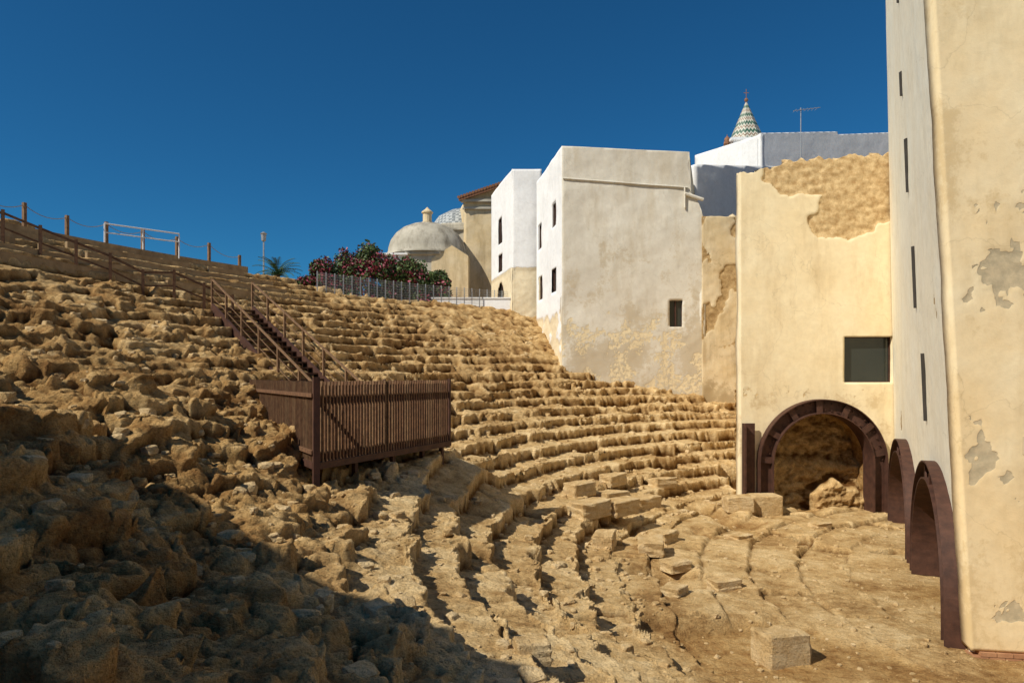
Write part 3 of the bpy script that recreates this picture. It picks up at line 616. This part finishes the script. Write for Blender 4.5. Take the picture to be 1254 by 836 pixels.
rb=empty('rope_barrier',(-17,25,10)); b=B(); b2=B(); pr=None
for i in range(11):
    th=math.radians(172-i*2.6); r=35.6; x,y=CX+r*math.cos(th),CY+r*math.sin(th); z=tz(x,y); c=Vector((x,y,z)); b.box((x,y,z+.4),(.11,.11,1.15),th)
    if pr is not None:
        q0=pr+Vector((0,0,.9)); q1=c+Vector((0,0,.9)); l=None
        for k in range(9):
            t=k/8; w=q0+(q1-q0)*t-Vector((0,0,.9*t*(1-t))); 
            if l is not None: b2.tube(l,w,.014,n=5)
            l=w
    pr=c
b.make('posts',M_wood2,rb); b2.make('ropes',M_rope,rb)
gt=empty('white_handrail',(-16,26,10)); b=B()
for (u,yy) in ((-16.2,27.6),(-15.2,28.6),(-14.2,29.6)):
    z=10.0; b.tube((u,yy,z-.3),(u,yy,z+.75),.03)
b.tube((-16.2,27.6,10.75),(-14.2,29.6,10.75),.03); b.tube((-16.2,27.6,10.4),(-14.2,29.6,10.4),.025); b.make('tubes',M_whitep,gt)
lp=empty('street_lamp',(-16.1,45,9)); b=B(); b.tube((-16.1,45,9),(-16.1,45,13.4),.06,.045,10); b.lathe((-16.1,45,13.4),[(.05,0),(.14,.05),(.17,.45),(.22,.5),(.05,.62),(0,.63)],14); b.make('pole_and_lantern',M_metal,lp)
# ------------------------------------------------------------------ vegetation
def leaves(b,c,rad,n,sz,mi):
    for i in range(n):
        v=Vector((random.gauss(0,1),random.gauss(0,1),random.gauss(0,1))).normalized()*random.random()**.45; p_=Vector(c)+Vector((v.x*rad[0],v.y*rad[1],v.z*rad[2]))
        a=Vector((random.gauss(0,1),random.gauss(0,1),random.gauss(0,1))).normalized(); e=a.cross(Vector((random.gauss(0,1),random.gauss(0,1),random.gauss(0,1)))).normalized(); s_=sz*random.uniform(.6,1.4)
        b.add([p_-a*s_,p_+e*s_*.5,p_+a*s_,p_-e*s_*.5],[(0,1,2,3)],mi() if callable(mi) else mi)
def bush(x,y,z,w,h,name,pk):
    e=empty(name,(x,y,z)); b=B(); t=B()
    for k in range(5):
        a=random.uniform(0,6.28); t.tube((x,y,z),(x+math.cos(a)*w*.4,y+math.sin(a)*w*.3,z+h*.7),.07,.02,6)
    for k in range(30):
        a=random.uniform(0,6.28); rr=random.random()**.6; px,py=x+math.cos(a)*w*.8*rr,y+math.sin(a)*w*.5*rr; pz=z+h*random.uniform(.2,.95)*(1-.22*rr)
        pink=random.random()<pk; leaves(b,(px,py,pz),(w*.32,w*.3,h*.18),330,.10,lambda:1 if random.random()<(.5 if pink else .05) else 0)
    b.make('foliage',[M_leaf,M_bloom],e); t.make('branches',M_trunk,e)
for a in [(-10.6,41.5,8.6,1.6,3.3,.55),(-8.8,42,8.6,2.0,4.2,.55),(-6.8,42,8.6,1.9,3.5,.55),(-5.0,42.,8.6,1.4,2.6,.45),(-12.2,41,8.6,1.2,2.0,.45)]: bush(*a[:5],'bougainvillea_bush',a[5])
pl=empty('palm_tree',(-14.2,42,9)); b=B(); t=B(); top=Vector((-14.2,42,10.8)); t.tube((-14.2,42,8.5),top,.22,.16,10)
for i in range(26):
    a=i*2.4; el=random.uniform(.2,1.3); pr=top; L=1.6
    for k in range(8):
        e2=el-k*.16; w=pr+Vector((math.cos(a)*math.cos(e2),math.sin(a)*math.cos(e2),math.sin(e2)))*L/8; sdv=Vector((-math.sin(a),math.cos(a),-.35))
        b.beam(pr,w,.02)
        for s_ in (-1,1):
            for j in (0,.5):
                q0=pr.lerp(w,j); tip=q0+Vector((sdv.x*s_,sdv.y*s_,sdv.z))*.38*(1-k/10)+(w-pr)*.8; b.add([q0,q0+(w-pr)*.3,tip],[(0,1,2)])
        pr=w
b.make('fronds',M_palm,pl); t.make('trunk',M_trunk,pl)
# unseen stand-in block added left of the view, shaped to throw the foreground shade
nb=empty('offscreen_shadow_caster',(-12,0,5)); b=B()
fp=[(-6.7,.4),(-6.9,1.8),(-8.0,2.2),(-10.0,4.5),(-11.5,4.2),(-24,3),(-22,-14),(-8,-12)]
b.prism(fp,2,10.0); b.prism([(x*1.005-.05,y*1.0) for x,y in fp],10.05,10.25); b.make('caster_block',M_pale,nb)
# ------------------------------------------------------------------ light, sky, camera
az=Vector((-.83,-.56)).normalized(); el=math.radians(44)
sun=bpy.data.lights.new('sun','SUN'); sun.energy=5.0; sun.angle=math.radians(.5); sun.color=(1,.93,.80)
so=bpy.data.objects.new('sun',sun); COL.objects.link(so); dirv=Vector((az.x*math.cos(el),az.y*math.cos(el),math.sin(el))); so.rotation_euler=dirv.to_track_quat('Z','Y').to_euler(); so.location=(0,0,40)
w=bpy.data.worlds.new('World'); S.world=w; w.use_nodes=True; nt=w.node_tree; bg=nt.nodes['Background']
sk=nt.nodes.new('ShaderNodeTexSky'); sk.sky_type='NISHITA'; sk.sun_disc=False; sk.sun_elevation=el; sk.sun_rotation=math.atan2(az.x,az.y)%(2*math.pi); sk.air_density=.9; sk.dust_density=0; sk.ozone_density=3.; sk.altitude=800
mx=nt.nodes.new('ShaderNodeMix'); mx.data_type='RGBA'; mx.blend_type='MULTIPLY'; mx.inputs[0].default_value=1; mx.inputs[7].default_value=(.18,.72,1.0,1)
nt.links.new(sk.outputs[0],mx.inputs[6]); nt.links.new(mx.outputs[2],bg.inputs[0]); bg.inputs[1].default_value=.074
cd=bpy.data.cameras.new('camera'); cd.sensor_width=36; cd.lens=24.4; cd.shift_y=.0335; cd.clip_end=3000; cd.clip_start=.05
co=bpy.data.objects.new('camera',cd); COL.objects.link(co); co.location=(0,0,4.7); co.rotation_euler=(math.radians(90),0,0); S.camera=co
